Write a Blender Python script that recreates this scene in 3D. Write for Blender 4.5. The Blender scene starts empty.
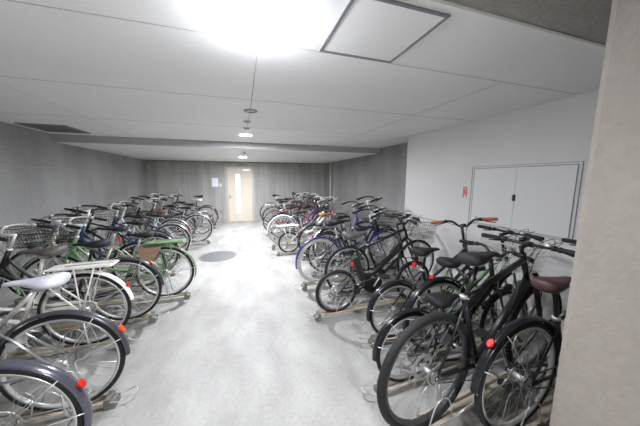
import bpy, math, random
from mathutils import Vector, Matrix
random.seed(4)
PI = math.pi
scene = bpy.context.scene
COL = scene.collection
V = Vector

# ------------------------------------------------------------------ mesh builder
class MB:
    def __init__(s): s.v = []; s.f = []; s.sm = []
    def add(s, vs, fs, smooth=False):
        b = len(s.v); s.v += [tuple(q) for q in vs]
        for f in fs: s.f.append([b + i for i in f]); s.sm.append(smooth)
    def box(s, x0, x1, y0, y1, z0, z1, rot=None, at=(0, 0, 0)):
        vs = [V((x, y, z)) for x in (x0, x1) for y in (y0, y1) for z in (z0, z1)]
        if rot is not None: vs = [rot @ q + V(at) for q in vs]
        s.add(vs, [(0, 1, 3, 2), (4, 6, 7, 5), (0, 4, 5, 1), (2, 3, 7, 6), (0, 2, 6, 4), (1, 5, 7, 3)])
        return s
    def tube(s, pts, r, n=6, closed=False, cap=True):
        pts = [V(p) for p in pts]; N = len(pts)
        rs = r if isinstance(r, (list, tuple)) else [r] * N
        T = []
        for i in range(N):
            if closed: t = pts[(i + 1) % N] - pts[i - 1]
            else: t = pts[min(i + 1, N - 1)] - pts[max(i - 1, 0)]
            T.append(t.normalized() if t.length > 1e-9 else V((1, 0, 0)))
        up = V((0, 0, 1)) if abs(T[0].z) < .9 else V((0, 1, 0))
        u = (up - T[0] * up.dot(T[0])).normalized()
        vs = []
        for i in range(N):
            u = (u - T[i] * u.dot(T[i]))
            u = u.normalized() if u.length > 1e-6 else T[i].orthogonal().normalized()
            w = T[i].cross(u)
            for k in range(n):
                a = 2 * PI * k / n
                vs.append(pts[i] + (u * math.cos(a) + w * math.sin(a)) * rs[i])
        fs = []
        for i in range(N if closed else N - 1):
            j = (i + 1) % N
            for k in range(n):
                l = (k + 1) % n
                fs.append((i * n + k, i * n + l, j * n + l, j * n + k))
        if cap and not closed:
            fs.append(tuple(range(n - 1, -1, -1))); fs.append(tuple((N - 1) * n + k for k in range(n)))
        s.add(vs, fs, n > 4)
        return s
    def disc(s, c, R, y0, y1, n=24, hole=0, smooth=False):          # disc with its axle along y
        vs = []
        for y in (y0, y1):
            for rr in ((R, hole) if hole else (R,)):
                for k in range(n):
                    a = 2 * PI * k / n; vs.append((c[0] + rr * math.cos(a), c[1] + y, c[2] + rr * math.sin(a)))
        fs = []
        if hole:
            A, B, C, D = 0, n, 2 * n, 3 * n
            for k in range(n):
                l = (k + 1) % n
                fs += [(A + k, A + l, B + l, B + k), (C + l, C + k, D + k, D + l), (A + l, A + k, C + k, C + l), (B + k, B + l, D + l, D + k)]
        else:
            fs = [tuple(range(n)), tuple(range(2 * n - 1, n - 1, -1))]
            for k in range(n):
                l = (k + 1) % n; fs.append((l, k, n + k, n + l))
        s.add(vs, fs, smooth)
        return s
    def ring(s, R, prof, a0=0, a1=2 * PI, n=48, smooth=True, c=(0, 0, 0), closed_prof=True):   # profile (dr, y) swept around the y axis
        full = abs(a1 - a0 - 2 * PI) < 1e-6; m = len(prof)
        vs = []
        cnt = n if full else n + 1
        for i in range(cnt):
            a = a0 + (a1 - a0) * i / n
            for dr, y in prof: vs.append((c[0] + (R + dr) * math.cos(a), c[1] + y, c[2] + (R + dr) * math.sin(a)))
        fs = []
        for i in range(n):
            j = (i + 1) % cnt
            for k in range(m if closed_prof else m - 1):
                l = (k + 1) % m; fs.append((i * m + k, i * m + l, j * m + l, j * m + k))
        if not full and closed_prof:
            fs.append(tuple(range(m))); fs.append(tuple(n * m + k for k in range(m - 1, -1, -1)))
        s.add(vs, fs, smooth)
        return s
    def plate(s, out, y0, y1):                                       # outline in x, z given a thickness in y
        n = len(out); vs = [(x, y0, z) for x, z in out] + [(x, y1, z) for x, z in out]
        fs = [tuple(range(n)), tuple(range(2 * n - 1, n - 1, -1))] + [((k + 1) % n, k, n + k, n + (k + 1) % n) for k in range(n)]
        s.add(vs, fs); return s
    def loft(s, secs, n=12, p=2.4):                                  # (x, half width, z top, z bottom[, y centre])
        vs = []
        for q in secs:
            x, w, zt, zb = q[:4]; yc = q[4] if len(q) > 4 else 0
            for k in range(n):
                a = 2 * PI * k / n; ca, sa = math.cos(a), math.sin(a)
                vs.append((x, yc + w * math.copysign(abs(ca) ** (2 / p), ca), (zt + zb) / 2 + (zt - zb) / 2 * math.copysign(abs(sa) ** (2 / p), sa)))
        fs = []
        for i in range(len(secs) - 1):
            for k in range(n):
                l = (k + 1) % n; fs.append((i * n + k, i * n + l, (i + 1) * n + l, (i + 1) * n + k))
        fs.append(tuple(range(n - 1, -1, -1))); fs.append(tuple((len(secs) - 1) * n + k for k in range(n)))
        s.add(vs, fs, True); return s
    def lathe(s, prof, n=24, at=(0, 0, 0), smooth=True):             # (r, z) about the z axis
        vs = []
        for r, z in prof:
            for k in range(n):
                a = 2 * PI * k / n; vs.append((at[0] + r * math.cos(a), at[1] + r * math.sin(a), at[2] + z))
        fs = []
        for i in range(len(prof) - 1):
            for k in range(n):
                l = (k + 1) % n; fs.append((i * n + k, i * n + l, (i + 1) * n + l, (i + 1) * n + k))
        s.add(vs, fs, smooth)
        s.add(vs[:n], [tuple(range(n - 1, -1, -1))]); s.add(vs[-n:], [tuple(range(n))])
        return s
    def mesh(s, name, mat):
        me = bpy.data.meshes.new(name); me.from_pydata(s.v, [], s.f); me.update()
        me.polygons.foreach_set('use_smooth', s.sm)
        me.materials.append(mat); return me

def curve(pts, k=5):                                                 # Catmull-Rom through the points
    P = [V(p) for p in pts]; P = [P[0] * 2 - P[1]] + P + [P[-1] * 2 - P[-2]]; out = []
    for i in range(1, len(P) - 2):
        for j in range(k):
            t = j / k; a, b, c, d = P[i - 1:i + 3]
            out.append(.5 * ((2 * b) + (c - a) * t + (2 * a - 5 * b + 4 * c - d) * t * t + (3 * b - a - 3 * c + d) * t ** 3))
    out.append(P[-2]); return out

# ------------------------------------------------------------------ objects
def link(name, me, parent=None, loc=None):
    o = bpy.data.objects.new(name, me); COL.objects.link(o)
    if parent: o.parent = parent
    if loc: o.location = loc
    return o
def obj(name, mb, mat, parent=None): return link(name, mb.mesh(name, mat), parent)
def tag(o, label, cat, group=None):
    o['label'] = label; o['category'] = cat
    if group: o['group'] = group
    return o
def thing(name, label, cat, loc=(0, 0, 0), rz=0, group=None):
    o = bpy.data.objects.new(name, None); COL.objects.link(o); o.location = loc; o.rotation_euler = (0, 0, rz)
    return tag(o, label, cat, group)
def struct(name, mb, mat, parent=None):
    o = obj(name, mb, mat, parent)
    if parent is None: o['kind'] = 'structure'
    return o

# ------------------------------------------------------------------ materials
def srgb(c):
    if isinstance(c, str): c = tuple(int(c[i:i + 2], 16) / 255 for i in (0, 2, 4))
    return tuple(((x + .055) / 1.055) ** 2.4 if x > .04045 else x / 12.92 for x in c) + (1,)
MATS = {}
def mat(col, rough=.5, metal=0, var=.12, scale=30, bump=0):
    key = (col, rough, metal, var, scale, bump)
    if key in MATS: return MATS[key]
    m = bpy.data.materials.new('surface'); m.use_nodes = True; nt = m.node_tree; b = nt.nodes['Principled BSDF']
    b.inputs['Roughness'].default_value = rough; b.inputs['Metallic'].default_value = metal
    tc = nt.nodes.new('ShaderNodeTexCoord'); nz = nt.nodes.new('ShaderNodeTexNoise'); nz.inputs['Scale'].default_value = scale
    nt.links.new(tc.outputs['Object'], nz.inputs['Vector'])
    mx = nt.nodes.new('ShaderNodeMix'); mx.data_type = 'RGBA'
    c = srgb(col); mx.inputs[6].default_value = tuple(x * (1 - var) for x in c[:3]) + (1,); mx.inputs[7].default_value = tuple(min(1, x * (1 + var)) for x in c[:3]) + (1,)
    nt.links.new(nz.outputs['Fac'], mx.inputs[0]); nt.links.new(mx.outputs[2], b.inputs['Base Color'])
    if bump:
        bp = nt.nodes.new('ShaderNodeBump'); bp.inputs['Strength'].default_value = bump; bp.inputs['Distance'].default_value = .01
        nt.links.new(nz.outputs['Fac'], bp.inputs['Height']); nt.links.new(bp.outputs[0], b.inputs['Normal'])
    MATS[key] = m; return m
def glow(col, strength):
    m = bpy.data.materials.new('lamp'); m.use_nodes = True; b = m.node_tree.nodes['Principled BSDF']
    b.inputs['Base Color'].default_value = srgb(col); b.inputs['Emission Color'].default_value = srgb(col); b.inputs['Emission Strength'].default_value = strength
    return m
def streaky(dark, light, scale=(1, 1, 1), rough=.7, seams=0, fine=.15, detail=6, bump=.12, contrast=(.35, .68)):
    """two tone concrete / plaster: stretched cloud pattern, speckle and optional formwork seams"""
    m = bpy.data.materials.new('concrete'); m.use_nodes = True; nt = m.node_tree; b = nt.nodes['Principled BSDF']; N = nt.nodes.new; L = nt.links.new
    tc = N('ShaderNodeTexCoord'); mp = N('ShaderNodeMapping'); mp.inputs['Scale'].default_value = scale
    L(tc.outputs['Object'], mp.inputs['Vector'])
    n1 = N('ShaderNodeTexNoise'); n1.inputs['Scale'].default_value = 1; n1.inputs['Detail'].default_value = detail; L(mp.outputs[0], n1.inputs['Vector'])
    cr = N('ShaderNodeValToRGB'); cr.color_ramp.elements[0].position = contrast[0]; cr.color_ramp.elements[1].position = contrast[1]
    cr.color_ramp.elements[0].color = srgb(dark); cr.color_ramp.elements[1].color = srgb(light); L(n1.outputs['Fac'], cr.inputs[0])
    n2 = N('ShaderNodeTexNoise'); n2.inputs['Scale'].default_value = 38; n2.inputs['Detail'].default_value = 3; L(tc.outputs['Object'], n2.inputs['Vector'])
    mr = N('ShaderNodeMapRange'); mr.inputs[1].default_value = .3; mr.inputs[2].default_value = .7; mr.inputs[3].default_value = 1 - fine; mr.inputs[4].default_value = 1; L(n2.outputs['Fac'], mr.inputs[0])
    mx = N('ShaderNodeMix'); mx.data_type = 'RGBA'; mx.blend_type = 'MULTIPLY'; mx.inputs[0].default_value = 1
    L(cr.outputs[0], mx.inputs[6]); L(mr.outputs[0], mx.inputs[7]); out = mx.outputs[2]
    if seams:
        br = N('ShaderNodeTexBrick'); br.offset = 0; br.inputs['Scale'].default_value = 1; br.inputs['Brick Width'].default_value = seams; br.inputs['Row Height'].default_value = 1.8
        br.inputs['Mortar Size'].default_value = .004; br.inputs['Color1'].default_value = (1, 1, 1, 1); br.inputs['Color2'].default_value = (.93, .93, .93, 1); br.inputs['Mortar'].default_value = (.72, .72, .72, 1)
        sp = N('ShaderNodeSeparateXYZ'); cb = N('ShaderNodeCombineXYZ'); ad = N('ShaderNodeMath'); ad.operation = 'ADD'
        L(tc.outputs['Object'], sp.inputs[0]); L(sp.outputs[0], ad.inputs[0]); L(sp.outputs[1], ad.inputs[1]); L(ad.outputs[0], cb.inputs[0]); L(sp.outputs[2], cb.inputs[1])
        L(cb.outputs[0], br.inputs['Vector'])
        m2 = N('ShaderNodeMix'); m2.data_type = 'RGBA'; m2.blend_type = 'MULTIPLY'; m2.inputs[0].default_value = 1
        L(out, m2.inputs[6]); L(br.outputs['Color'], m2.inputs[7]); out = m2.outputs[2]
    L(out, b.inputs['Base Color']); b.inputs['Roughness'].default_value = rough
    bp = N('ShaderNodeBump'); bp.inputs['Strength'].default_value = bump; bp.inputs['Distance'].default_value = .01; L(n2.outputs['Fac'], bp.inputs['Height']); L(bp.outputs[0], b.inputs['Normal'])
    return m

CHROME = mat('e6e6e4', .28, .6, .05); ALLOY = mat('cfcfcd', .35, .55, .05); STEEL = mat('b2b3b3', .4, .5, .08)
SPOKE = mat('b2b2b0', .3, .8, .02); TYRE = mat('19191a', .75, 0, .2, 60); RUBBER = mat('19191a', .7, 0, .2); BLACK = mat('1b1b1d', .38, 0, .1)
PLASTIC = mat('2b2b2e', .5); REDLENS = mat('c02418', .2, 0, .05); ORANGELENS = mat('e8482a', .25, 0, .05); AMBER = mat('ff9a2c', .3)
RACKTAN = mat('bdb3a2', .5, .2, .1, 8); RACKGREY = mat('acadac', .45, .4, .1); GALV = mat('c6c7c5', .38, .5, .08)
CABLE = mat('141415', .5); DARKLENS = mat('dfe4e6', .1, 0, .02)

# ------------------------------------------------------------------ the garage
H1, H2, XL, XR, XW, YF, YB = 2.34, 2.215, -3.02, 3.31, 2.95, 9.68, -3.2
conc_dark = streaky('8b8b8a', 'a7a7a5', (1.1, 1.1, .7), .75, .9)
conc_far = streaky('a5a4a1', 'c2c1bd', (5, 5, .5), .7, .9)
conc_slab = streaky('96928c', 'b4b0a9', (1.5, 2.5, 1), .8, 0, .25)
conc_post = streaky('766f67', '8e877e', (3, 1.2, .9), .75, 0, .1, 6, .25)
white_wall = streaky('dad9d7', 'e2e1df', (1, 1, 1), .55, 0, .03, 3, .04)
white_ceil = streaky('f0f0ef', 'f6f6f5', (.8, .8, .8), .6, 0, .03, 3, .03)
floor_mat = streaky('8f8e8a', 'acaba7', (3.2, 1.5, 1), .6, 0, .12, 12, .1, (.3, .66))
b = MB(); b.box(-3.4, 3.7, YB - .2, YF + .3, -.12, 0); struct('floor', b, floor_mat)
b = MB(); b.box(-3.4, 3.7, .96, 5.48, H1, H1 + .15); ceil = struct('ceiling', b, white_ceil)
b = MB(); b.box(-3.4, 3.7, 5.48, YF + .3, H2, H1 + .15); struct('ceiling_lowered', b, white_ceil)
b = MB(); b.box(-3.4, 3.7, YB - .2, .96, H1 + .001, H1 + .15); struct('ceiling_entrance', b, conc_slab)
b = MB(); b.box(XL - .2, XL, YB - .2, YF + .3, 0, H1 + .1); struct('wall_left', b, conc_dark)
b = MB(); b.box(XR, XR + .2, 3.9, YF + .3, 0, H1 + .1); struct('wall_right', b, conc_dark)
b = MB(); b.box(XW, XR + .2, .53, 3.92, 0, H1 + .1); struct('wall_right_white', b, white_wall)
b = MB(); b.box(XL, -.56, YF, YF + .2, 0, H1); b.box(.46, XR, YF, YF + .2, 0, H1); b.box(-.56, .46, YF, YF + .2, 2.04, H1); struct('wall_back', b, conc_far)
b = MB(); b.box(XL - .2, 3.7, YB - .2, YB, 0, H1 + .1); struct('wall_front', b, conc_slab)
# end of the wall beside the camera, with a chamfered edge
b = MB(); c = .024
out = [(1.09, YB), (1.09, .522 - c), (1.09 + c, .522), (3.5, .522), (3.5, YB)]
n = len(out); b.add([(x, y, 0) for x, y in out] + [(x, y, H1 + .1) for x, y in out], [tuple(range(n - 1, -1, -1)), tuple(range(n, 2 * n))] + [(k, (k + 1) % n, n + (k + 1) % n, n + k) for k in range(n)])
struct('wall_entrance', b, conc_post)
# painted shade strips, edge trim and joints in the ceiling boards
b = MB(); b.box(XL, XR, 5.462, 5.482, H2 - .004, H1); struct('trim_1', b, mat('a9a9a8', .7))  # unlit face of the ceiling step, its shade painted as grey
b = MB(); b.box(XL, XR, YF - .03, YF, H2 - .035, H2); struct('trim_2', b, mat('8a8a88', .6))  # solid grey strip painting in the shadow line atop the back wall
jm = mat('bab9b7', .8)
k = 3
for (x0, x1, y0, y1) in ((-3.02, 2.95, 1.512, 1.518), (-3.02, 2.95, 2.577, 2.583), (-1.805, -1.799, .96, 5.45), (2.0, 2.006, 1.51, 5.45), (-3.02, 3.31, 3.9, 3.906)):
    b = MB(); b.box(x0, x1, y0, y1, H1 - .0015, H1); struct('trim_%d' % k, b, jm); k += 1
b = MB(); b.box(-3.02, 2.95, .945, .96, H1 - .004, H1 + .01); struct('trim_%d' % k, b, mat('c9c9c6', .6))
# wiring cover that joins the ceiling lamps
b = MB(); b.tube([(.125, 1.45, H1 - .003), (.13, 2.93, H1 - .003), (.11, 4.5, H1 - .003)], .0035, 6); tag(obj('conduit', b, mat('a5a5a4', .6)), 'thin grey wiring line running along the ceiling between the lamps', 'conduit')
# maintenance hatch in the ceiling
t = thing('ceiling_hatch', 'square white access hatch with dark grey frame in the ceiling', 'access hatch', (.72, 1.255, H1 - .002))
w = .245; b = MB()
for (x0, x1, y0, y1) in ((-w, w, -w, -w + .016), (-w, w, w - .016, w), (-w, -w + .016, -w + .016, w - .016), (w - .016, w, -w + .016, w - .016)): b.box(x0, x1, y0, y1, -.006, .003)
obj('hatch_frame', b, mat('86838a', .5, .2), t)
b = MB(); b.box(-w + .016, w - .016, -w + .016, w - .016, -.002, .003); obj('hatch_panel', b, white_ceil, t)
# vent in the ceiling, left
t = thing('ceiling_vent', 'dark grey rectangular air vent in ceiling beside left concrete wall', 'vent', (-2.62, 4.85, H1))
b = MB(); b.box(-.27, .27, -.3, .3, -.008, .0); obj('vent_backing', b, mat('6b6b6b', .7), t)
b = MB()
for (x0, x1, y0, y1) in ((-.28, .28, -.31, -.29), (-.28, .28, .29, .31), (-.28, -.26, -.29, .29), (.26, .28, -.29, .29)): b.box(x0, x1, y0, y1, -.014, -.001)
obj('vent_frame', b, mat('8f8f8f', .6), t)
b = MB()
for i in range(17): y = -.27 + i * .034; b.box(-.26, .26, y, y + .02, -.013, -.009)
obj('vent_louvres', b, mat('747474', .6), t)

# door in the back wall
d = struct('door_1', MB().box(-.47, .37, YF + .03, YF + .07, .012, 1.98), mat('dbd3c3', .45, 0, .04, 4))
b = MB(); b.box(-.56, -.47, YF - .02, YF + .12, 0, 2.04); b.box(.37, .46, YF - .02, YF + .12, 0, 2.04); b.box(-.47, .37, YF - .02, YF + .12, 1.98, 2.04)
obj('door_frame', b, mat('bdb9ae', .45, .2), d)
obj('door_window', MB().box(-.185, -.045, YF + .018, YF + .03, .28, 1.76), glow('f6fbff', 1.2), d)  # pane given its own glow in place of light coming through the glass
b = MB(); b.box(-.2, -.185, YF + .012, YF + .03, .265, 1.775); b.box(-.045, -.03, YF + .012, YF + .03, .265, 1.775); b.box(-.185, -.045, YF + .012, YF + .03, .265, .28); b.box(-.185, -.045, YF + .012, YF + .03, 1.76, 1.775); obj('window_trim', b, mat('bdb6a6', .4), d)
b = MB(); b.tube([(-.42, YF + .03, .93), (-.42, YF - .025, .93)], .012, 8); b.tube([(-.42, YF - .025, .93), (-.3, YF - .025, .93)], .01, 8); b.box(-.445, -.395, YF + .02, YF + .031, .86, 1.0); obj('door_handle', b, STEEL, d)
b = MB(); b.box(.08, .32, YF - .01, YF + .03, 1.885, 1.945); b.tube([(.12, YF - .02, 1.95), (-.05, YF - .05, 1.97), (-.12, YF - .02, 1.99)], .008, 6); obj('door_closer', b, mat('e8e8e6', .35, .3), d)
b = MB(); b.box(-.56, .46, YF - .06, YF + .12, 0, .012); struct('door_sill', b, mat('d9cfb4', .5, .2), d)
# notice, switch, socket on the back wall
t = thing('notice', 'white framed paper notice on the back wall left of the door', 'notice', (-.9, YF, 1.3))
obj('notice_frame', MB().box(-.115, .115, -.014, -.001, 0, .33), mat('b9c4cc', .4, .1), t)
nb = obj('paper', MB().box(-.1, .1, -.018, -.013, .015, .315), mat('f4f8fa', .5), t)
b = MB()
for i in range(9): b.box(-.08, .08 - .03 * (i % 3), -.0195, -.0178, .05 + i * .028, .056 + i * .028)
obj('printed_lines', b, mat('c3cad0', .6), nb)
t = thing('light_switch', 'small white switch plate beside the door frame', 'switch', (-.72, YF, 1.3)); obj('switch_plate', MB().box(-.035, .035, -.008, -.0005, 0, .12), mat('dddcd6', .4), t); obj('rocker', MB().box(-.015, .015, -.013, -.007, .035, .085), mat('eeeeea', .4), t)
t = thing('power_socket', 'small grey socket plate low on the wall beside the door', 'socket', (-.75, YF, .33)); obj('socket_plate', MB().box(-.035, .035, -.008, -.0005, 0, .12), mat('9a9892', .4, .3), t); obj('socket_lid', MB().box(-.025, .025, -.016, -.007, .02, .1), mat('8a8984', .4, .4), t)

# pipe in the far right corner
t = thing('drain_pipe', 'pale vertical pipe in front of the right concrete wall near the back corner', 'pipe', (3.235, 8.8, 0))
b = MB(); b.tube([(0, 0, 0), (0, 0, H2 - .001)], .032, 12); obj('pipe', b, mat('cfcdbf', .5), t)
for z in (.6, 1.7): b = MB(); b.tube([(0, 0, z), (0, 0, z + .03)], .037, 12); b.box(0, .0745, -.01, .01, z + .003, z + .027); obj('bracket', b, STEEL, t)

# access panel in the white wall
t = thing('wall_cabinet', 'white double-door access panel set in the white wall', 'cabinet', (XW, 1.97, 1.0)); c0 = mat('88888a', .6, 0)
b = MB()
for (y0, y1, z0, z1) in ((-.56, .56, -.01, -.006), (-.56, .56, .736, .74), (-.56, -.553, -.006, .736), (.556, .56, -.006, .736)): b.box(-.006, .0, y0, y1, z0, z1)
for (y0, y1, z0, z1) in ((-.528, .528, .008, .013), (-.528, .528, .712, .718), (-.528, -.523, .013, .712), (.523, .528, .013, .712)): b.box(-.008, .0, y0, y1, z0, z1)
obj('cabinet_frame', b, c0, t)
dm = mat('dededd', .38, 0, .02, 3)
for s in (-1, 1):
    dd = obj('door', MB().box(-.007, .0, min(.002 * s, .522 * s), max(.002 * s, .522 * s), .014, .711), dm, t)
b = MB(); b.box(-.018, -.007, -.014, .014, .335, .405); h = obj('latch', b, mat('3c3c3e', .3, .8), dd); b = MB(); b.box(-.023, -.0175, -.006, .006, .345, .395); obj('latch_lever', b, mat('8c8c8e', .25, .9), h)
t = thing('warning_sticker', 'small red and white sticker on the white wall left of the access panel', 'sticker', (XW, 2.62, 1.33))
obj('sticker_base', MB().box(-.0025, .0006, -.042, .042, -.01, .155), mat('d9cfcf', .5), t)
b = MB()
for (y0, y1, z0, z1) in ((-.032, .032, .128, .14), (-.032, -.022, .0, .128), (.014, .026, .0, .128), (-.022, .014, .098, .106), (-.022, .014, .078, .086), (-.022, .02, .054, .066), (-.004, .006, .066, .098), (-.028, .03, .036, .044)): b.box(-.0045, -.0024, y0, y1, z0, z1)
obj('sticker_marks', b, mat('d4452f', .5), t)

# manhole cover
t = thing('manhole_cover', 'round dark grey manhole cover in the floor of the aisle', 'manhole cover', (-.51, 5.3, 0))
b = MB(); b.lathe([(.372, 0.0005), (.372, .004), (.345, .004), (.345, .0005)], 48, smooth=False); obj('cover_rim', b, mat('8a8b8a', .5, .4), t)
b = MB(); b.lathe([(.343, .0005), (.343, .006), (.01, .006)], 48, smooth=False)
for i in range(-7, 8):
    for j in range(-7, 8):
        if (i * i + j * j) < 46 and (i + j) % 2: b.box(i * .045 - .012, i * .045 + .012, j * .045 - .008, j * .045 + .008, .0055, .009)
obj('cover_plate', b, mat('6c6e6e', .6, .3, .1, 12), t)

# ceiling lamps
LAMPW = 800
def downlight(x, y, z, label, s, r=.085):
    t = thing('ceiling_downlight', label, 'lamp', (x, y, z), 0, 'round lamps in a line down the ceiling')
    b = MB(); b.lathe([(r + .02, -.0005), (r + .018, -.008), (r + .003, -.009), (r + .001, -.0005)], 40, smooth=False); obj('trim_ring', b, mat('d2d2d0', .4), t)
    b = MB(); b.lathe([(r, -.0006), (r, -.003), (r * .6, -.0055), (r * .2, -.006)], 40); obj('lens', b, glow('f6f8ff', s), t)
def lamp(x, y, z, label, s=LAMPW, r=.115):
    t = thing('ceiling_lamp', label, 'lamp', (x, y, z), 0, 'round lamps in a line down the ceiling')
    b = MB(); b.lathe([(r * .8, 0), (r * .8, -.014), (r * .7, -.014)], 40, smooth=False); obj('lamp_base', b, mat('e6e6e4', .4), t)
    b = MB(); b.lathe([(r * .8, -.0145), (r * .97, -.024), (r, -.045), (r, -.075), (r * .95, -.095)], 40); obj('diffuser', b, glow('f4f7ff', s * .08), t)
    b = MB(); b.lathe([(r * .945, -.0955), (r * .8, -.106), (r * .5, -.114), (r * .2, -.117)], 40); obj('bottom_lens', b, glow('f4f7ff', s), t)
lamp(.11, 1.33, H1, 'large glaring round ceiling lamp nearest the camera', LAMPW * .3)
downlight(.11, 4.56, H1, 'round white ceiling downlight in front of the lowered ceiling edge', LAMPW * 1.0, .095)
downlight(.08, 7.6, H2, 'far round downlight on the lowered ceiling before the door', LAMPW * .9, .095)
downlight(.11, -1.9, H1 + .001, 'unseen round downlight added behind the camera by the entrance', LAMPW * 1.2, .095)  # unseen lamp, added to carry on the row and give fill light
t = thing('emergency_light', 'round recessed emergency light with chrome ring on the ceiling', 'emergency light', (.135, 2.97, H1))
b = MB(); b.lathe([(.075, .001), (.075, -.008), (.055, -.014), (.05, -.004)], 28); obj('ring', b, mat('8b8d90', .35, .5), t)
b = MB(); b.lathe([(.05, -.001), (.045, -.01), (.02, -.014)], 24); obj('lens', b, mat('cfd2d4', .15), t)
b = MB(); b.lathe([(.012, -.012), (.012, -.022), (.004, -.024)], 12); obj('test_lamp', b, mat('4a4a4e', .3), t)
for (x, y, z, l) in ((.11, 3.5, H1, 'small round smoke detector on the ceiling before the second lamp'), (.11, 3.95, H1, 'small ceiling sensor closest to the second lamp'), (.1, 6.3, H2, 'small round detector under the lowered ceiling')):
    t = thing('smoke_detector', l, 'detector', (x, y, z)); b = MB(); b.lathe([(.05, 0), (.05, -.008), (.036, -.012), (.034, -.02), (.018, -.025)], 24); obj('detector_body', b, mat('c9cac9', .4), t)
    b = MB(); b.lathe([(.037, -.0125), (.037, -.018)], 24); obj('sensor_band', b, mat('55565a', .4), t)

# ------------------------------------------------------------------ bicycles
CACHE = {}
def part(name, key, fn, m, parent, label=None):
    k = (name, key, m.name)
    if k not in CACHE:
        mb = MB(); fn(mb); CACHE[k] = mb.mesh(name, m)
    o = link(name, CACHE[k], parent)
    if label: o['label'] = label
    return o

def wheel(root, name, x, R, tw, tyre, rimm, nsp=32, cogs=False, key='', disc=False, mag=False):
    """tyre with rim, spokes and hub as sub-parts, built round its own axle"""
    def f_tyre(b):
        pr = [(-tw + tw * math.cos(2 * PI * k / 10), tw * math.sin(2 * PI * k / 10)) for k in range(10)]
        b.ring(R, pr, n=56)
    o = part(name, ('tyre', R, tw, tyre.name), f_tyre, tyre, root); o.location = (x, 0, R)
    ri = R - 2 * tw
    def f_rim(b):
        b.ring(ri, [(.006, -tw * .72), (.006, tw * .72), (-.004, tw * .66), (-.013, tw * .3), (-.013, -tw * .3), (-.004, -tw * .66)], n=56)
    part('rim', (R, tw), f_rim, rimm, o)
    def f_sp(b):
        for i in range(nsp):
            a = 2 * PI * i / nsp; s = 1 if i % 2 else -1; q = 1 if (i // 2) % 2 else -1
            ah = a + q * 1.05
            if mag:
                b.tube([(.02 * math.cos(a), s * .012, .02 * math.sin(a)), ((ri - .01) * math.cos(a), 0, (ri - .01) * math.sin(a))], .007, 5, cap=False)
            else:
                b.tube([(.026 * math.cos(ah), s * .032, .026 * math.sin(ah)), ((ri - .008) * math.cos(a), s * .003, (ri - .008) * math.sin(a))], .0013, 3, cap=False)
    part('spokes', (R, tw, nsp, mag), f_sp, SPOKE if not mag else BLACK, o)
    def f_hub(b):
        b.tube([(0, -.062, 0), (0, .062, 0)], .006, 8); b.tube([(0, -.034, 0), (0, .034, 0)], .016, 12)
        for s in (-1, 1): b.disc((0, 0, 0), .029, s * .031, s * .035, 16)
        b.tube([(0, -.066, 0), (0, -.056, 0)], .011, 6); b.tube([(0, .066, 0), (0, .056, 0)], .011, 6)
        if not cogs and name == 'rear_wheel': b.disc((0, 0, 0), .048, .036, .056, 20); b.disc((0, 0, 0), .036, -.048, -.044, 20)
    part('hub', (name, cogs), f_hub, ALLOY, o)
    if cogs:
        def f_c(b):
            for i in range(6): b.disc((0, 0, 0), .052 - .005 * i, -.038 - .0045 * i - .0018, -.038 - .0045 * i, 20)
        part('sprockets', 'c', f_c, STEEL, o)
    if disc:
        part('brake_disc', 'd', lambda b: b.disc((0, 0, 0), .08, .04, .042, 28, .055), STEEL, o)
    if key == 'bolts':
        part('spoke_reflector', R, lambda b: b.box(-.035, .035, -.004, .004, R * .55, R * .55 + .028), ORANGELENS, o)
    return o

def fender(root, name, x, R, a0, a1, m, w=.028, refl=None, stay=True, rang=None):
    def f(b):
        pr = []
        for k in range(7):
            t = -1 + 2 * k / 6; pr.append((.013 + .014 * (1 - t * t), w * t))
        pr += [(.011 + .014 * (1 - (t0) ** 2), w * .93 * t0) for t0 in [1 - 2 * k / 6 for k in range(7)]]
        b.ring(R, pr, math.radians(a0), math.radians(a1), 36)
    o = part(name, (R, a0, a1, w), f, m, root); o.location = (x, 0, R)
    if stay:
        def fs(b):
            for aa in (([a1 - 22, a1 - 58] if name == 'rear_fender' else [a0 + 25, a0 + 55])):
                a = math.radians(aa)
                for s in (-1, 1): b.tube([(0, s * .066, 0), ((R - .03) * math.cos(a), s * .04, (R - .03) * math.sin(a)), ((R + .016) * math.cos(a), s * (w - .001), (R + .016) * math.sin(a))], .0026, 5)
        part('fender_stay', (name, R, a0, a1), fs, CHROME, o)
    if refl:
        a = math.radians(rang or a1 - 44)
        def fr(b):
            c = V(((R + .038) * math.cos(a), 0, (R + .038) * math.sin(a))); rot = Matrix.Rotation(-a, 3, 'Y')
            b.box(-.014, .004, -.008, .008, -.012, .012, rot, c)
            vs = []
            for xx, q in ((.002, .9), (.008, 1), (.014, .8)):
                for k in range(14): an = 2 * PI * k / 14; vs.append(rot @ V((xx, .018 * q * math.cos(an), .026 * q * math.sin(an))) + c)
            fs = [tuple(range(14)), tuple(range(41, 27, -1))]
            for i in range(2):
                for k in range(14): fs.append((i * 14 + k, i * 14 + (k + 1) % 14, (i + 1) * 14 + (k + 1) % 14, (i + 1) * 14 + k))
            b.add(vs, fs)
        part('reflector', (R, a1, rang), fr, refl, o)
    return o

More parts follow.
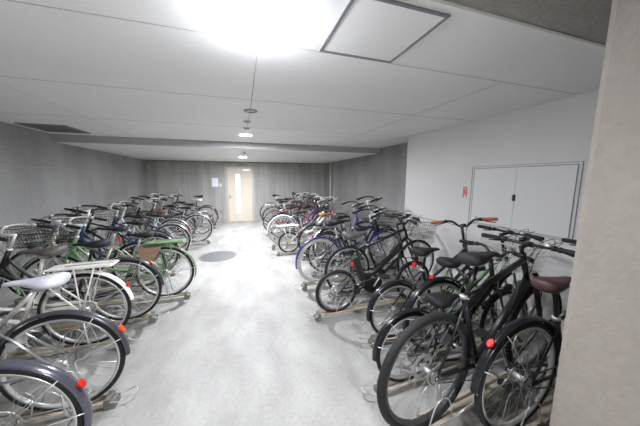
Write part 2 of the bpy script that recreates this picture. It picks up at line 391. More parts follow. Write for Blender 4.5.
def bicycle(X, Y, label, rz=0, side=1, lift=.042, R=.335, kind='city', frame=BLACK, fend=None, fw=.028, fa=195, tw=.017, tyre=TYRE, rimm=ALLOY, bars='swept', barm=CHROME, grip=RUBBER,
            saddle=RUBBER, sz=.9, basket=None, carrier=None, guard=None, refl=REDLENS, cogs=False, group=None, wb=1.1, bz=1.03, bulky=False, stand=True, motor=False, light=True, lock=None, fork=None, bag=None, sx=0, turn=0, child=None, mag=False, detail=True, decal=False, cover=None, tall=0, steer=0, pad=None, rang=None, srefl=False):
    root = thing('bicycle', label, 'bicycle', (X, Y, lift), rz + (0 if side > 0 else PI), group)
    small = R < .3
    FA = V((wb, 0, R)); bb = V((.44, 0, .285)); ht = V((wb - .235 - tall * .25, 0, .86 + tall * .8)); hb = V((wb - .165, 0, R + .37 if not small else R + .34))
    if hb.z > .74: hb.z = .74
    hb.z += tall * .15
    ax = (ht - hb).normalized(); st = V((.285 - tall * .25, 0, (.66 if kind != 'folding' else .5) + tall))
    sat = V((.235 + sx, 0, sz)); cl = bb + (st - bb)
    # frame
    def ff(b):
        for s in (-1, 1):
            b.tube([(0, s * .062, R), (.12, s * .055, R - .012), (bb.x - .03, s * .03, bb.z)], .009, 7)
            b.tube([(0, s * .062, R), (st.x * .7, s * .04, R + (st.z - R) * .72), (st.x + .012, s * .016, st.z - .02)], .0075, 7)
            b.disc((0, s * .062, R), .018, -.003, .003, 10)
        b.tube([bb + V((0, -.036, 0)), bb + V((0, .036, 0))], .021, 12)
        b.tube([hb - ax * .01, ht + ax * .01], .0185, 12)
        b.tube([bb, st], .0155, 10)
        if kind == 'city':
            b.tube(curve([hb + ax * .02, (.80, 0, .50), (.66, 0, .37), bb + V((.0, 0, .008))], 5), .019, 10)
            b.tube(curve([hb + ax * .09, (.76, 0, .60), (.60, 0, .45), bb + (st - bb) * .32], 5), .013, 10)
        elif kind == 'loop':
            b.tube(curve([hb + ax * .04, (.80, 0, .47), (.62, 0, .33), bb], 6), .022, 10)
        elif kind == 'mixte':
            b.tube([hb + ax * .02, bb], .018, 10)
            b.tube([ht - ax * .04, bb + (st - bb) * .62], .0145, 10)
        elif kind == 'diamond':
            b.tube([hb + ax * .02, bb + V((0, 0, .01))], .024 if bulky else .017, 12)
            b.tube([ht - ax * .035, st - V((-.006, 0, .03))], .02 if bulky else .0145, 12)
        elif kind == 'folding':
            b.tube([ht - ax * .16, (.5, 0, .44), bb + (st - bb) * .55], .03, 12)
            b.tube([hb + ax * .02, (.56, 0, .36), bb], .018, 10)
            b.box(.55, .6, -.035, .035, .4, .46)
    fr = part('frame', (kind, R, wb, bulky, sz, tall), ff, frame, root)
    if decal:
        def fd(b):
            d = (bb - hb).normalized(); c = hb + (bb - hb) * .45; rot = d.to_track_quat('X', 'Z').to_matrix()
            for s in (-1, 1):
                for i, wd in enumerate((.05, .03, .045)): b.box(-.09 + i * .065, -.09 + i * .065 + wd, s * .0235 - .001, s * .0235 + .001, -.006, .006, rot, c)
        part('decal', (kind, R), fd, mat('d6d6d6', .5), fr)
    # seat post and saddle
    sp = part('seat_post', (sz, sx, kind, tall), lambda b: b.tube([st - V((-.01, 0, .03)), sat - V((0, 0, .045))], .0128, 10), CHROME if frame is not BLACK else BLACK, root)
    def fc(b): c = st + V((.004, 0, -.004)); b.tube([c - V((0, 0, .016)), c + V((0, 0, .008))], .021, 10); b.tube([c + V((0, -.035, -.004)), c + V((0, .03, -.004))], .005, 6)
    part('seat_clamp', (kind, tall), fc, STEEL, sp)
    slim = kind == 'diamond'
    def fsad(b):
        k = .72 if slim else 1; z = sz; x = .235 + sx
        b.loft([(x - .135, .055 * k, z + .012, z - .03), (x - .125, .082 * k, z + .022, z - .045), (x - .09, .1 * k, z + .027, z - .05), (x - .04, .092 * k, z + .02, z - .045), (x + .01, .06, z + .012, z - .035), (x + .06, .035, z + .01, z - .026), (x + .12, .024, z + .008, z - .02), (x + .15, .02, z + .002, z - .02), (x + .158, .01, z - .004, z - .016)], 14)
    sd = part('saddle', (sz, sx, slim), fsad, saddle, root)
    def frl(b):
        for s in (-1, 1):
            x = .235 + sx
            b.tube(curve([(x - .1, s * .03, sz - .045), (x - .03, s * .022, sz - .055), (x + .05, s * .018, sz - .05), (x + .11, s * .008, sz - .015)], 3), .0036, 5)
            if not slim:
                pts = [(x - .095 + .013 * math.cos(t * PI / 2.5), s * .05 + .013 * math.sin(t * PI / 2.5), sz - .085 + t * .0028) for t in range(16)]
                b.tube(pts, .0027, 4)
        b.box(x - .025, x + .02, -.02, .02, sz - .068, sz - .05)
    part('saddle_rails', (sz, sx, slim), frl, STEEL, sd)
    # wheels
    wheel(root, 'rear_wheel', 0, R, tw, tyre, rimm, 32 if not small else 24, cogs, '', disc=bulky, mag=mag)
    # steering assembly, turned about the head tube
    fo = fork or frame
    def ffk(b):
        cr = hb - ax * .02
        b.tube([hb + ax * .0, cr], .019, 10)
        b.box(-.018, .018, -.052, .052, -.012, .012, None) if False else b.tube([cr + V((0, -.05, -.004)), cr + V((0, 0, .004)), cr + V((0, .05, -.004))], .013, 8)
        for s in (-1, 1):
            q = cr + V((0, s * .05, -.004)); d = V((wb, s * .05, R))
            if bulky and not small: b.tube([q, q + (d - q) * .55], .018, 10); b.tube([q + (d - q) * .5, d + V((-.01, 0, .01))], .014, 10); b.disc((wb, s * .05, R), .02, -.006, .006, 12)
            else:
                b.tube(curve([q, q + (d - q) * .55 + V((-.016, 0, 0)), d], 5), [.011 - .0004 * i for i in range(11)], 8); b.disc((wb, s * .05, R), .014, -.003, .003, 10)
    fk = part('fork', (R, wb, bulky, tall), ffk, fo, root)
    wheel(root, 'front_wheel', wb, R, tw, tyre, rimm, 32 if not small else 24, disc=False, mag=mag)
    fwh = root.children[-1]
    clamp = ht + ax * max(.03, (bz - .02 - ht.z) / ax.z); clamp = V((clamp.x, 0, bz - .015))
    def fst(b):
        b.tube([ht + ax * .005, V((ht.x + ax.x * (bz - .03 - ht.z), 0, bz - .03))], .0125, 10); b.tube([ht - ax * .0, ht + ax * .018], .022, 12)
        b.tube([V((ht.x + ax.x * (bz - .03 - ht.z) - .008, 0, bz - .03)), (ht.x + .055, 0, bz - .018)], .014, 10); b.tube([(ht.x + .055, -.024, bz - .018), (ht.x + .055, .024, bz - .018)], .019, 12)
    part('stem', (R, wb, bz, tall, bars == 'swept'), fst, CHROME if bars == 'swept' else BLACK, root)
    cx, cz = ht.x + .055, bz - .018
    if bars == 'swept':
        half = [(cx, 0, cz), (cx + .012, .045, cz), (cx + .05, .12, cz + .035), (cx + .03, .2, cz + .055), (cx - .05, .245, cz + .05), (cx - .15, .262, cz + .025), (cx - .23, .27, cz + .0)]
        g0, g1 = V((cx - .125, .259, cz + .032)), V((cx - .245, .272, cz - .004))
    elif bars == 'riser':
        half = [(cx, 0, cz), (cx, .04, cz), (cx - .005, .1, cz + .05), (cx - .02, .17, cz + .055), (cx - .06, .29, cz + .05)]
        g0, g1 = V((cx - .03, .185, cz + .055)), V((cx - .062, .3, cz + .05))
    else:
        half = [(cx, 0, cz), (cx, .06, cz), (cx - .012, .15, cz + .006), (cx - .045, .285, cz + .01)]
        g0, g1 = V((cx - .018, .175, cz + .007)), V((cx - .048, .295, cz + .01))
    mir = [(x, -y, z) for x, y, z in half[1:]][::-1]
    hbo = part('handlebar', (bars, cx, cz), lambda b: b.tube(curve(mir + half, 4), .0112, 8), barm, root)
    for s in (-1, 1):
        A = V((g0.x, s * g0.y, g0.z)); B = V((g1.x, s * g1.y, g1.z)); D = (B - A).normalized()
        part('grip', (bars, cx, cz, s), lambda b: b.tube([A, A + D * .006, A + D * .012, A + (B - A) * .5, B - D * .01, B], [.019, .019, .0155, .0165, .0165, .012], 10), grip, hbo)
        if detail:
            def fbl(b):
                P = A - D * .03
                fwd = V((D.y * s, -D.x * s, 0)).normalized() * 1
                if fwd.x < 0: fwd = -fwd
                b.tube([P - D * .012, P + D * .012], .018, 8)
                b.tube([P, P + fwd * .03 - V((0, 0, .012)), A + D * .03 + fwd * .05 - V((0, 0, .03)), A + D * .085 + fwd * .042 - V((0, 0, .036))], .0055, 6)
            part('brake_lever', (bars, cx, cz, s), fbl, ALLOY if barm is CHROME else BLACK, hbo)
    if detail:
        part('bell', (bars, cx, cz), lambda b: b.lathe([(.022, .0), (.022, .008), (.016, .018), (.004, .022)], 14, (cx + (.03 if bars == 'swept' else 0), -.11, cz + (.05 if bars == 'swept' else (.065 if bars == 'riser' else .012)))), ALLOY, hbo)
        def fcab(b):
            P = V((g0.x + .02, g0.y - .03, g0.z)); Q = V((g0.x + .02, -g0.y + .03, g0.z))
            b.tube(curve([P, (cx + .11, .14, cz + .02), (cx + .12, .02, cz - .05), (ht.x + .045, .012, ht.z - .05)], 6), .0024, 4)
            b.tube(curve([Q, (cx + .12, -.13, cz + .03), (cx + .14, -.01, cz - .06), (hb.x + .03, .015, hb.z + .02)], 6), .0024, 4)
            b.tube(curve([Q, (cx + .07, -.1, cz + .05), (cx + .07, -.02, cz - .02), (ht.x + .02, -.02, ht.z - .09), (bb.x + .2, -.022, .42)], 6), .0022, 4)
        part('cables', (bars, cx, cz, R, wb), fcab, CABLE, root)
    if steer:
        M = Matrix.Translation((ht.x, 0, ht.z)) @ Matrix.Rotation(math.radians(steer), 4, ax) @ Matrix.Translation((-ht.x, 0, -ht.z))
        for o in root.children:
            if o.name.split('.')[0] in ('stem', 'handlebar', 'fork', 'front_wheel', 'cables'): o.matrix_basis = M @ o.matrix_basis
    # drive
    def fcr(b):
        b.disc((bb.x, -.052, bb.z), .088, -.0016, .0016, 32, .07)
        for i in range(5):
            a = i * 2 * PI / 5; b.tube([(bb.x, -.052, bb.z), (bb.x + .076 * math.cos(a), -.052, bb.z + .076 * math.sin(a))], .006, 5)
        b.tube([bb + V((0, -.075, 0)), bb + V((0, .065, 0))], .011, 10)
    ck = part('crankset', 'c', fcr, ALLOY if frame is not BLACK else BLACK, root)
    for s in (-1, 1):
        ang = math.radians(turn + 20 + (180 if s > 0 else 0)); e = V((bb.x + .165 * math.cos(ang), s * .078, bb.z + .165 * math.sin(ang)))
        ca = part('crank_arm', (s, turn), lambda b: b.tube([V((bb.x, s * .07, bb.z)), e], [.0115, .008], 8), ALLOY, ck)
        def fp(b):
            b.tube([e, e + V((0, s * .1, 0))], .005, 6); b.box(e.x - .045, e.x + .045, min(e.y + s * .015, e.y + s * .1), max(e.y + s * .015, e.y + s * .1), e.z - .013, e.z + .013)
        part('pedal', (s, turn), fp, PLASTIC, ck)
    rr = .04
    def fch(b):
        pts = [(bb.x, -.052, bb.z + .09), (0, -.05, R + rr)]
        for k in range(1, 8): a = PI / 2 + PI * k / 8; pts.append((rr * math.cos(a), -.05, R + rr * math.sin(a)))
        pts += [(0, -.05, R - rr), (bb.x, -.052, bb.z - .09)]
        for k in range(1, 8): a = -PI / 2 + PI * k / 8; pts.append((bb.x + .09 * math.cos(a), -.052, bb.z + .09 * math.sin(a)))
        b.tube(pts, .0045, 4, closed=True)
    part('chain', R, fch, mat('6a665e', .4, .8), root)
    if guard:
        def fg(b):
            o_ = [(-.045, R + .03), (-.05, R + .0), (-.03, R - .045), (.12, R - .055), (bb.x - .08, bb.z - .085), (bb.x, bb.z - .11), (bb.x + .09, bb.z - .07), (bb.x + .12, bb.z), (bb.x + .1, bb.z + .07), (bb.x + .04, bb.z + .11), (bb.x - .05, bb.z + .115), (.15, R + .07), (.02, R + .06)]
            b.plate(o_, -.063, -.056)
        part('chain_guard', R, fg, guard, root)
    if cogs:
        def fdr(b):
            b.tube([(.01, -.066, R - .03), (.03, -.06, R - .1)], .011, 8); b.disc((.015, -.058, R - .05), .022, -.004, .004, 14); b.disc((.035, -.058, R - .13), .022, -.004, .004, 14); b.box(.005, .045, -.066, -.063, R - .14, R - .04)
        part('derailleur', R, fdr, STEEL, root)
    if fend:
        fender(root, 'rear_fender', 0, R, 18, fa, fend, fw, None if srefl else refl, rang=rang)
        fender(root, 'front_fender', wb, R, -15, 150, fend, fw, None)
    if refl and (srefl or not fend):
        part('reflector', (R, sz), lambda b: (b.box(.185, .2, -.024, .024, st.z + .035, st.z + .08), b.tube([(.2, 0, st.z + .055), (st.x - .02, 0, st.z + .05)], .005, 5)), refl, root)
    if carrier:
        cz0 = 2 * R + (.06 if pad else .075) if not small else 2 * R + .13
        def fca(b):
            for y in (-.055, -.02, .02, .055): b.tube([(-.24, y, cz0), (.14, y, cz0)], .0055, 6)
            b.tube(curve([(.14, -.055, cz0), (.2, 0, cz0 - .01), (.14, .055, cz0)], 4), .0055, 6)
            for x in (-.24, -.12, 0., .1): b.tube([(x, -.06, cz0), (x, .06, cz0)], .0055, 6)
            for s in (-1, 1):
                b.tube([(-.12, s * .06, cz0), (-.005, s * .072, R + .01)], .006, 6); b.tube([(.02, s * .06, cz0), (.0, s * .072, R + .01)], .0055, 6)
                b.tube([(.14, s * .05, cz0), (st.x - .005, s * .018, min(st.z - .05, cz0 - .02))], .005, 6)
        ca = part('rear_carrier', (R, kind, sz, bool(pad)), fca, carrier, root)
        if pad: part('carrier_top', R, lambda b: b.plate([(-.25, cz0 + .004), (-.24, cz0 + .016), (.12, cz0 + .016), (.21, cz0 + .01), (.21, cz0 + .004)], -.075, .075), pad, ca)
        part('spring_clip', R, lambda b: b.tube([(.08, -.045, cz0 + .012), (-.22, -.045, cz0 + .018), (-.25, 0, cz0 + .018), (-.22, .045, cz0 + .018), (.08, .045, cz0 + .012)], .004, 5), STEEL, ca)
    if basket:
        bx0, bx1, zb, ztp = wb - .12, wb + .2, R * 2 + .05 if not small else 2 * R + .22, R * 2 + .29 if not small else 2 * R + .44
        def fbk(b):
            def rect(z, g): return [(bx0 + .02 * g, -.2 + .04 * g, z), (bx1 - .07 * g, -.2 + .04 * g, z), (bx1 - .07 * g, .2 - .04 * g, z), (bx0 + .02 * g, .2 - .04 * g, z)]
            for i in range(6):
                t = i / 5; b.tube(rect(ztp + (zb - ztp) * t, t), .005 if i == 0 else .0022, 6 if i == 0 else 4, closed=True)
            top, bot = rect(ztp, 0), rect(zb, 1)
            for e in range(4):
                a0, a1, c0_, c1 = V(top[e]), V(top[(e + 1) % 4]), V(bot[e]), V(bot[(e + 1) % 4]); m = 9
                for i in range(m): t = i / m; b.tube([a0 + (a1 - a0) * t, c0_ + (c1 - c0_) * t], .0019, 3, cap=False)
            for i in range(1, 8):
                t = i / 8; p, q = V(bot[0]), V(bot[3]); p2, q2 = V(bot[1]), V(bot[2]); b.tube([p + (q - p) * t, p2 + (q2 - p2) * t], .0019, 3, cap=False)
                b.tube([p + (p2 - p) * t, q + (q2 - q) * t], .0019, 3, cap=False)
        bk = part('basket', (R, wb), fbk, basket, root)
        def fbs(b):
            for s in (-1, 1): b.tube([(wb - .08, s * .08, zb), (wb - .02, s * .062, zb - .08), (wb, s * .062, R)], .0045, 5)
        part('basket_stay', (R, wb), fbs, STEEL, bk)
        if cover: part('basket_cover', (R, wb), lambda b: b.loft([(bx0 - .005, .17, ztp - .01, zb + .04), (bx0 + .02, .205, ztp + .03, zb + .02), (wb + .05, .205, ztp + .05, zb + .02), (bx1 - .02, .205, ztp + .02, zb + .03), (bx1 + .006, .17, ztp - .02, zb + .06)], 16, 4), cover, bk)
    if light:
        part('headlight', (R, wb, bool(basket)), lambda b: (b.loft([(wb - .01, .02, 2 * R + .05, 2 * R + .015), (wb + .03, .028, 2 * R + .06, 2 * R + .0), (wb + .05, .027, 2 * R + .058, 2 * R + .002)], 12), b.tube([(wb - .1, 0, 2 * R + .05), (wb, 0, 2 * R + .035)], .005, 5)) if not bulky else (b.tube([(cx + .01, .05, cz + .02), (cx + .09, .05, cz + .02)], .017, 10),), BLACK, root)
    if stand and kind != 'diamond':
        def fks(b):
            if kind in ('city', 'loop'):
                b.tube([(.0, -.075, R - .01), (-.03, -.1, .055), (-.06, -.11, .02), (-.06, .11, .02), (-.03, .1, .055), (.0, .075, R - .01)], .007, 6)
            else: b.tube([(.03, .07, R - .02), (-.02, .2, .015)], .008, 6)
        part('kickstand', (kind, R), fks, STEEL, root)
    elif stand:
        part('kickstand', ('side', R), lambda b: b.tube([(.06, .06, R - .04), (.0, .16, .03)], .007, 6), STEEL, root)
    if lock:
        def fl(b):
            pts = [(.12 + .06 * math.cos(2 * PI * k / 16), .03 + .02 * math.sin(4 * PI * k / 16), R + .28 + .12 * math.sin(2 * PI * k / 16)) for k in range(16)]
            b.tube(pts, .008, 6, closed=True); b.box(.1, .14, .02, .05, R + .14, R + .2)
        part('cable_lock', R, fl, lock, root)
    else:
        if kind in ('city', 'loop'): part('ring_lock', R, lambda b: (b.ring(.055, [(0, -.012), (.012, -.012), (.012, .012), (0, .012)], math.radians(-60), math.radians(240), 16, c=(.17, 0, R + .23)) if False else b.box(.19, .225, -.05, .05, R + .17, R + .22), b.tube([(.2, -.045, R + .17), (.19, -.045, R + .1)], .006, 5)), STEEL, root)
    if motor:
        def fm(b):
            b.disc((bb.x - .02, 0, bb.z + .0), .085, -.045, .045, 28, smooth=False); b.disc((bb.x + .07, 0, bb.z + .02), .06, -.04, .04, 24)
        part('drive_motor', 'm', fm, BLACK, root)
        part('battery', 'b', lambda b: b.loft([(bb.x - .14 - .045, .035, .36, .30), (bb.x - .14, .04, .38, .3)], 8) if False else b.box(-.035, .035, -.035, .035, 0, .3, Matrix.Rotation(math.radians(-21), 3, 'Y'), (bb.x - .115, 0, .36)), PLASTIC, root)
    if bag:
        for q in (-1, 1):
            part('skirt_guard', (R, q), lambda b: b.plate([(.0, R + .36), (.05, R + .27), (.1, R + .18), (.17, R + .1), (.22, R + .14), (.26, R + .36)], min(q * .085, q * .078), max(q * .085, q * .078)), bag, root)
    if child:
        cz0 = 2 * R + .08
        def fcd(b):
            b.loft([(-.3, .13, cz0 + .32, cz0 + .02), (-.27, .14, cz0 + .36, cz0), (-.23, .14, cz0 + .36, cz0), (-.2, .14, cz0 + .13, cz0), (.0, .14, cz0 + .1, cz0), (.06, .13, cz0 + .1, cz0)], 16, 4)
            for s in (-1, 1): b.box(-.06, .06, s * .15 - .012, s * .15 + .012, cz0 - .32, cz0 + .08)
        part('child_seat', R, fcd, child, root)
    return root

# ------------------------------------------------------------------ racks
def rack(X, Y, side, rz, lift, what):
    """one sliding rail with foot blocks, wheel hoops and pull loop, standing on the two long floor rails"""
    t = thing('bicycle_rack', 'pale metal rack rail on the floor holding ' + what, 'bicycle rack', (X, Y, 0), rz + (0 if side > 0 else PI), None)
    zf = lift - .006
    def ft(b):
        b.box(-.2, 1.32, -.032, .032, zf, zf + .0035)
        for s in (-1, 1): b.box(-.2, 1.32, s * .032 - .002, s * .032 + .002, zf, zf + .028); b.box(-.2, 1.32, min(s * .034, s * .05), max(s * .034, s * .05), zf + .024, zf + .028)
    part('rail_tray', lift, ft, RACKTAN, t)
    part('end_block', (lift, 0), lambda b: (b.box(-.26, -.2, -.045, .045, 0, zf + .015), b.box(-.235, -.2, -.045, .045, zf + .015, zf + .04)), mat('77776f', .5, .3), t)
    part('end_block', (lift, 1), lambda b: b.box(1.32, 1.345, -.045, .045, 0, zf + .04), mat('77776f', .5, .3), t)
    for x, h in ((.08, .2), (1.02, .3)):
        for q in (-1, 1):
            part('wheel_hoop', (lift, x, q), lambda b: b.tube(curve([(x - .1, q * .046, zf + .028), (x - .06, q * .05, zf + h * .8), (x, q * .05, zf + h), (x + .06, q * .05, zf + h * .8), (x + .1, q * .046, zf + .028)], 4), .004, 6), GALV, t)
    part('pull_loop', lift, lambda b: b.tube(curve([(-.225, -.04, zf + .02), (-.3, -.045, .05), (-.36, -.035, .075), (-.385, 0, .08), (-.36, .035, .075), (-.3, .045, .05), (-.225, .04, zf + .02)], 4), .0042, 6), GALV, t)
    for q in (-1, 1):
        part('guide_arm', (lift, q), lambda b: b.tube(curve([(.2, q * .052, zf + .02), (.26, q * .07, .17), (.5, q * .078, .2), (.9, q * .07, .2), (1.16, q * .055, .15), (1.2, q * .04, zf + .02)], 4), .0055, 6), GALV, t)
    if lift > .06:
        for x in (.05, 1.0): part('riser', (lift, x), lambda b: b.box(x, x + .04, -.03, .03, .0, zf), RACKGREY, t)
for (x, y0, y1, l) in ((1.62, .66, 9.3, 'long low steel floor rail under right row of racks, nearer the aisle'), (2.25, .66, 9.3, 'long low steel floor rail under right row of racks, nearer the wall'),
                       (-1.78, .3, 9.4, 'long low steel floor rail under left row of racks, nearer the aisle'), (-2.4, .3, 9.4, 'long low steel floor rail under left row of racks, nearer the wall')):
    b = MB(); b.box(x - .03, x + .03, y0, y1, 0, .012); b.box(x - .012, x + .012, y0, y1, .012, .022)
    tag(obj('floor_rail', b, RACKGREY), l, 'rail')

exec_list = []
PURPLE = mat('2c2a78', .35, 0, .08); WHITE = mat('ece9e2', .4, 0, .03); GREEN = mat('74946a', .45, 0, .06); CREAM = mat('d8d6bd', .45); RED = mat('93352c', .35); BLUE = mat('33456e', .4)
SILVER = mat('b9bbbd', .3, .75, .05); DGREY = mat('4b4b50', .3, .4, .06); BROWN = mat('6b4a36', .6); TAN = mat('a06c3c', .55); GREYSAD = mat('5c5856', .45); NAVY = mat('242b48', .4); VIOLET = mat('5f3f7c', .4); PINK = mat('a8667c', .4)
PALE = mat('c9ced2', .4); ORANGEGRIP = mat('a85a3c', .6); DARKGREEN = mat('3f6b3a', .35); BLACKF = mat('232327', .25, .2, .05); PALETYRE = mat('b9b7ae', .7); WIREW = mat('d8d8d4', .35, .6, .03); WIREB = mat('2a2a2c', .4, .3); SHINYGREY = mat('5d5c66', .2, .5, .05); MAROON = mat('4a2f30', .5)

RIGHT = [
 # X, Y, rz, lift, options, label, short
 (1.50, .87, 2, .09, dict(R=.345, kind='diamond', frame=BLACK, fend=BLACKF, fa=178, fw=.026, bars='flat', barm=BLACK, cogs=True, sz=.9, tw=.019, bz=1.03, saddle=MAROON, fork=BLACKF), 'black bicycle nearest the wall end, black fenders and red reflector', 'the black bicycle beside the wall end'),
 (1.00, 1.04, 6, .10, dict(R=.362, kind='diamond', frame=BLACK, bulky=True, bars='flat', barm=BLACK, cogs=True, tw=.024, sz=1.02, bz=1.05, tall=.12, sx=.14, refl=None, stand=False, rimm=mat('3a3a3c', .4)), 'big-wheeled black mountain bicycle in the right foreground', 'the big-wheeled mountain bicycle'),
 (1.15, 1.41, 2, .042, dict(R=.28, kind='folding', frame=BLACK, fend=BLACKF, fw=.026, sz=.62, sx=.1, bz=.93, refl=None, bars='riser', barm=BLACK, basket=WIREW, fa=185, wb=1.04), 'small-wheeled black bicycle just behind the mountain bicycle', 'the small-wheeled black bicycle'),
 (1.60, 1.60, 0, .06, dict(R=.33, kind='mixte', frame=DARKGREEN, fend=BLACKF, bars='flat', barm=BLACK, cogs=True, sz=.82, wb=.97, bz=1.04, refl=REDLENS, rang=104, sx=-.09, lock=mat('5a7a2c', .4)), 'dark green framed bicycle deep in the right row, flat black handlebar', 'the dark green bicycle'),
 (1.37, 1.89, -1, .042, dict(R=.28, kind='mixte', steer=38, frame=BLACK, fend=BLACKF, fw=.03, bars='riser', barm=BLACK, grip=ORANGEGRIP, sz=.86, bz=1.08, wb=1.03, sx=.08, refl=REDLENS, srefl=True, cogs=True, fa=190, carrier=None), 'black bicycle with reddish brown handlebar grips and black fenders', 'the bicycle with brown grips'),
 (.99, 2.47, 0, .05, dict(R=.255, kind='folding', frame=BLACK, motor=True, sz=.92, bars='riser', barm=BLACK, bz=1.02, wb=1.04, tw=.022, refl=REDLENS, sx=-.02, saddle=GREYSAD, decal=False, rimm=mat('8a8a8c', .4, .5)), 'small-wheeled black electric bicycle with grey saddle and battery', 'the small electric bicycle'),
 (1.32, 2.90, 0, .042, dict(R=.33, kind='diamond', frame=BLACK, bars='flat', barm=BLACK, basket=mat('8d8d8b', .4), bulky=True, tw=.021, sz=.9, bz=1.02, decal=True, cogs=True, refl=None), 'black bicycle with white wire front basket near the white wall corner', 'the black bicycle with the wire basket'),
 (1.03, 3.26, 3, .075, dict(R=.33, kind='city', frame=NAVY, fend=PURPLE, fw=.03, fa=192, tyre=PALETYRE, bars='swept', barm=BLACK, sz=.88, bz=.98, refl=None, saddle=RUBBER, tw=.018), 'bicycle with purple blue fenders and pale tyres', 'the purple-fendered bicycle'),
 (1.3, 3.68, 0, .042, dict(R=.335, kind='city', frame=BLACK, fend=BLACKF, bars='swept', sz=.86, barm=BLACK, basket=WIREB, carrier=BLACK), 'black city bicycle directly behind the purple-fendered one', 'the black city bicycle behind the purple one'),
 (1.50, 4.10, 0, .042, dict(R=.33, kind='city', frame=BLUE, fend=SILVER, bars='swept', barm=BLACK, bz=1.16, sz=.86, basket=mat('8d8d8b', .4), wb=1.08), 'dark blue city bicycle with tall swept black handlebar, by right concrete wall', 'the tall-handlebar blue bicycle'),
 (1.34, 4.53, 0, .042, dict(R=.33, kind='loop', frame=VIOLET, fend=DGREY, bars='swept', barm=BLACK, sz=.86, saddle=TAN, basket=WIREB), 'violet city bicycle with tan saddle before the white folding bicycle', 'the violet bicycle'),
 (.90, 4.95, 0, .042, dict(R=.225, kind='folding', frame=WHITE, sz=.86, bars='flat', barm=STEEL, wb=.98, carrier=WHITE, pad=WHITE, tw=.02, saddle=RUBBER, bz=1.0, refl=None, fork=WHITE), 'small white folding bicycle with white rear carrier', 'the white folding bicycle'),
 (.86, 5.42, 0, .09, dict(R=.335, kind='mixte', frame=DGREY, fend=PALE, bars='swept', sz=.87, refl=None, guard=None, tyre=mat('8f8f8d', .6)), 'grey bicycle with pale fenders next to the white folding bicycle', 'the pale-fendered bicycle beyond the folding one'),
 (1.32, 5.86, 0, .042, dict(R=.33, kind='loop', frame=PINK, fend=SILVER, bars='swept', sz=.86, basket=WIREW), 'pink framed bicycle set back in the right row', 'the pink bicycle'),
 (.98, 6.30, 0, .042, dict(R=.33, kind='city', frame=VIOLET, fend=BLACKF, bars='flat', barm=BLACK, sz=.86, basket=WIREB), 'purple bicycle with black fenders and black basket, far right row', 'the purple far bicycle'),
 (.87, 6.85, 0, .042, dict(R=.335, kind='diamond', frame=RED, bars='flat', barm=BLACK, sz=.92, cogs=True), 'red diamond-frame bicycle in the far right row', 'the red diamond-frame bicycle'),
 (1.30, 7.30, 0, .042, dict(R=.33, kind='city', frame=RED, fend=SILVER, bars='swept', sz=.88, basket=WIREW, saddle=BROWN), 'red city bicycle with brown saddle, set back in the far right row', 'the red bicycle with brown saddle'),
 (.93, 7.78, 0, .042, dict(R=.335, kind='loop', frame=BLACK, fend=BLACKF, bars='swept', sz=.9, carrier=STEEL), 'black bicycle with rear carrier, third from the back wall on the right', 'the black bicycle with the bare carrier'),
 (1.28, 8.27, 0, .042, dict(R=.33, kind='city', frame=MAROON, fend=SILVER, bars='swept', sz=.88, basket=WIREB), 'maroon bicycle, second from the back wall on the right', 'the maroon bicycle'),
 (.93, 8.75, 0, .06, dict(R=.335, kind='diamond', frame=DGREY, bars='flat', barm=BLACK, sz=.96, fend=BLACKF, refl=None, cogs=True), 'dark grey bicycle at the end of the right row, by the back wall', 'the last right bicycle by the back wall'),
]
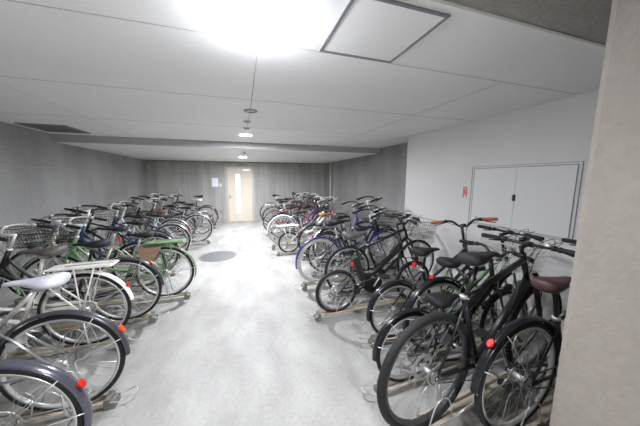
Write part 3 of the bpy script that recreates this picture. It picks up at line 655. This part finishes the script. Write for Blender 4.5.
LEFT = [
 (-1.16, 1.43, 0, .042, dict(R=.34, kind='city', frame=SILVER, fend=SHINYGREY, fw=.034, fa=198, bars='swept', sz=.88, bz=.97, basket=WIREB, refl=REDLENS), 'bicycle with glossy dark grey fender, cut off at the lower left', 'the nearest left bicycle'),
 (-1.16, 1.90, 0, .042, dict(R=.34, kind='city', frame=SILVER, fend=DGREY, fw=.031, fa=182, bars='swept', basket=WIREW, sz=.92, sx=-.17, bz=1.08, refl=ORANGELENS, saddle=mat('c9cbd2', .35), rimm=ALLOY, rang=152), 'silver city bicycle with orange-red reflector on its dark grey fender', 'the silver bicycle with orange reflector'),
 (-1.35, 2.56, 0, .1, dict(R=.335, kind='city', frame=WHITE, fend=WHITE, fw=.032, fa=172, pad=WHITE, carrier=WHITE, guard=WHITE, bars='swept', barm=BLACK, basket=WIREB, sz=.9, refl=REDLENS, saddle=mat('57524f', .45), rang=150), 'white city bicycle with white rear carrier and white fenders', 'the white city bicycle'),
 (-1.23, 3.00, 0, .06, dict(R=.34, kind='city', frame=BLACK, fend=DGREY, fw=.03, fa=178, bars='swept', basket=WIREW, sz=.88, barm=CHROME, saddle=RUBBER), 'black city bicycle between the white and the green bicycles', 'the bicycle between white and green ones'),
 (-.98, 3.50, 0, .05, dict(R=.335, kind='city', frame=GREEN, fend=GREEN, fw=.03, fa=196, carrier=GREEN, pad=GREEN, bag=mat('9a7f68', .8), bars='swept', sz=.86, refl=None, basket=WIREB), 'green city bicycle with green fender, green carrier and brown skirt guard', 'the green bicycle'),
 (-1.42, 3.95, 0, .042, dict(R=.335, kind='loop', frame=CREAM, tw=.02, bars='swept', barm=BLACK, sz=.88, basket=WIREB, refl=REDLENS), 'cream framed bicycle set back behind the green bicycle', 'the cream bicycle'),
 (-1.36, 4.42, 0, .042, dict(R=.33, kind='city', frame=BLUE, fend=BLACKF, bars='swept', barm=BLACK, sz=.88, basket=WIREB, bz=1.1), 'dark blue city bicycle, second behind the green bicycle', 'the dark blue left bicycle'),
 (-1.50, 4.88, 0, .042, dict(R=.33, kind='diamond', frame=BLACK, bars='flat', barm=BLACK, sz=.92, refl=None, cogs=True), 'black diamond-frame bicycle level with the manhole cover', 'the black bicycle level with the manhole'),
 (-1.36, 5.40, 0, .042, dict(R=.33, kind='city', frame=NAVY, fend=SILVER, bars='swept', sz=.86, basket=WIREW), 'navy city bicycle with silver fenders, middle of the left row', 'the navy city bicycle'),
 (-1.45, 5.95, 0, .042, dict(R=.335, kind='loop', frame=PALE, fend=SILVER, bars='swept', sz=.86, basket=WIREB, saddle=BROWN), 'pale bicycle with brown saddle and silver fender, left row', 'the pale bicycle with brown saddle'),
 (-1.06, 6.45, 0, .06, dict(R=.335, kind='city', frame=DGREY, fend=SILVER, bars='swept', sz=.86, carrier=STEEL), 'dark grey bicycle with silver fenders standing out towards the aisle', 'the grey bicycle near the aisle'),
 (-1.50, 6.95, 0, .042, dict(R=.33, kind='city', frame=BLACK, fend=BLACKF, bars='swept', barm=BLACK, sz=.88, basket=WIREB, bz=1.08), 'black city bicycle with black basket, far left row beyond the grey one', 'the far left black basket bicycle'),
 (-1.14, 7.42, 0, .042, dict(R=.335, kind='mixte', frame=SILVER, fend=DGREY, bars='swept', sz=.86), 'silver mixte bicycle with dark fenders in the far left row', 'the silver mixte bicycle'),
 (-1.46, 7.90, 0, .042, dict(R=.33, kind='city', frame=MAROON, fend=SILVER, bars='swept', sz=.88, basket=WIREW, bz=1.08), 'maroon bicycle third from the back wall on the left', 'the maroon left bicycle'),
 (-1.10, 8.42, 0, .042, dict(R=.335, kind='city', frame=BLACK, fend=BLACKF, bars='swept', sz=.9, saddle=PALE), 'black bicycle with pale saddle, second from the back wall on the left', 'the pale-saddled bicycle'),
 (-1.13, 8.95, 0, .06, dict(R=.33, kind='diamond', frame=DGREY, bars='flat', barm=BLACK, sz=.96, refl=None, cogs=True), 'dark bicycle at the end of the left row, by the back wall', 'the last left bicycle by the back wall'),
]
for side, rows in ((1, RIGHT), (-1, LEFT)):
    for i, (x, y, rz, lift, o, label, short) in enumerate(rows):
        o = dict(o); g = o.pop('group', None)
        bicycle(x, y, label, math.radians(rz), side, lift, turn=random.choice((0, 35, -60, 90, 130)), **o)
        rack(x, y, side, math.radians(rz), lift, short)

# ------------------------------------------------------------------ light and camera
w = bpy.data.worlds.new('World'); scene.world = w; w.use_nodes = True
w.node_tree.nodes['Background'].inputs[0].default_value = (.9, .95, 1, 1); w.node_tree.nodes['Background'].inputs[1].default_value = .05
f, yaw, pitch = 244.4, .3098, .1378
cd = bpy.data.cameras.new('camera'); cam = bpy.data.objects.new('camera', cd); COL.objects.link(cam); scene.camera = cam
cd.sensor_width = 36; cd.sensor_fit = 'HORIZONTAL'; cd.lens = 36 * f / 640; cd.clip_start = .02; cd.clip_end = 100
cam.location = (0, 0, 1.58); cam.rotation_euler = (PI / 2 - pitch, 0, -yaw)
vs = scene.view_settings; scene.display_settings.display_device = 'sRGB'
vs.view_transform = 'Standard'; vs.look = 'None'; vs.gamma = 1; vs.use_curve_mapping = False; vs.exposure = 1.03
scene.cycles.diffuse_bounces = 8; scene.cycles.max_bounces = 12
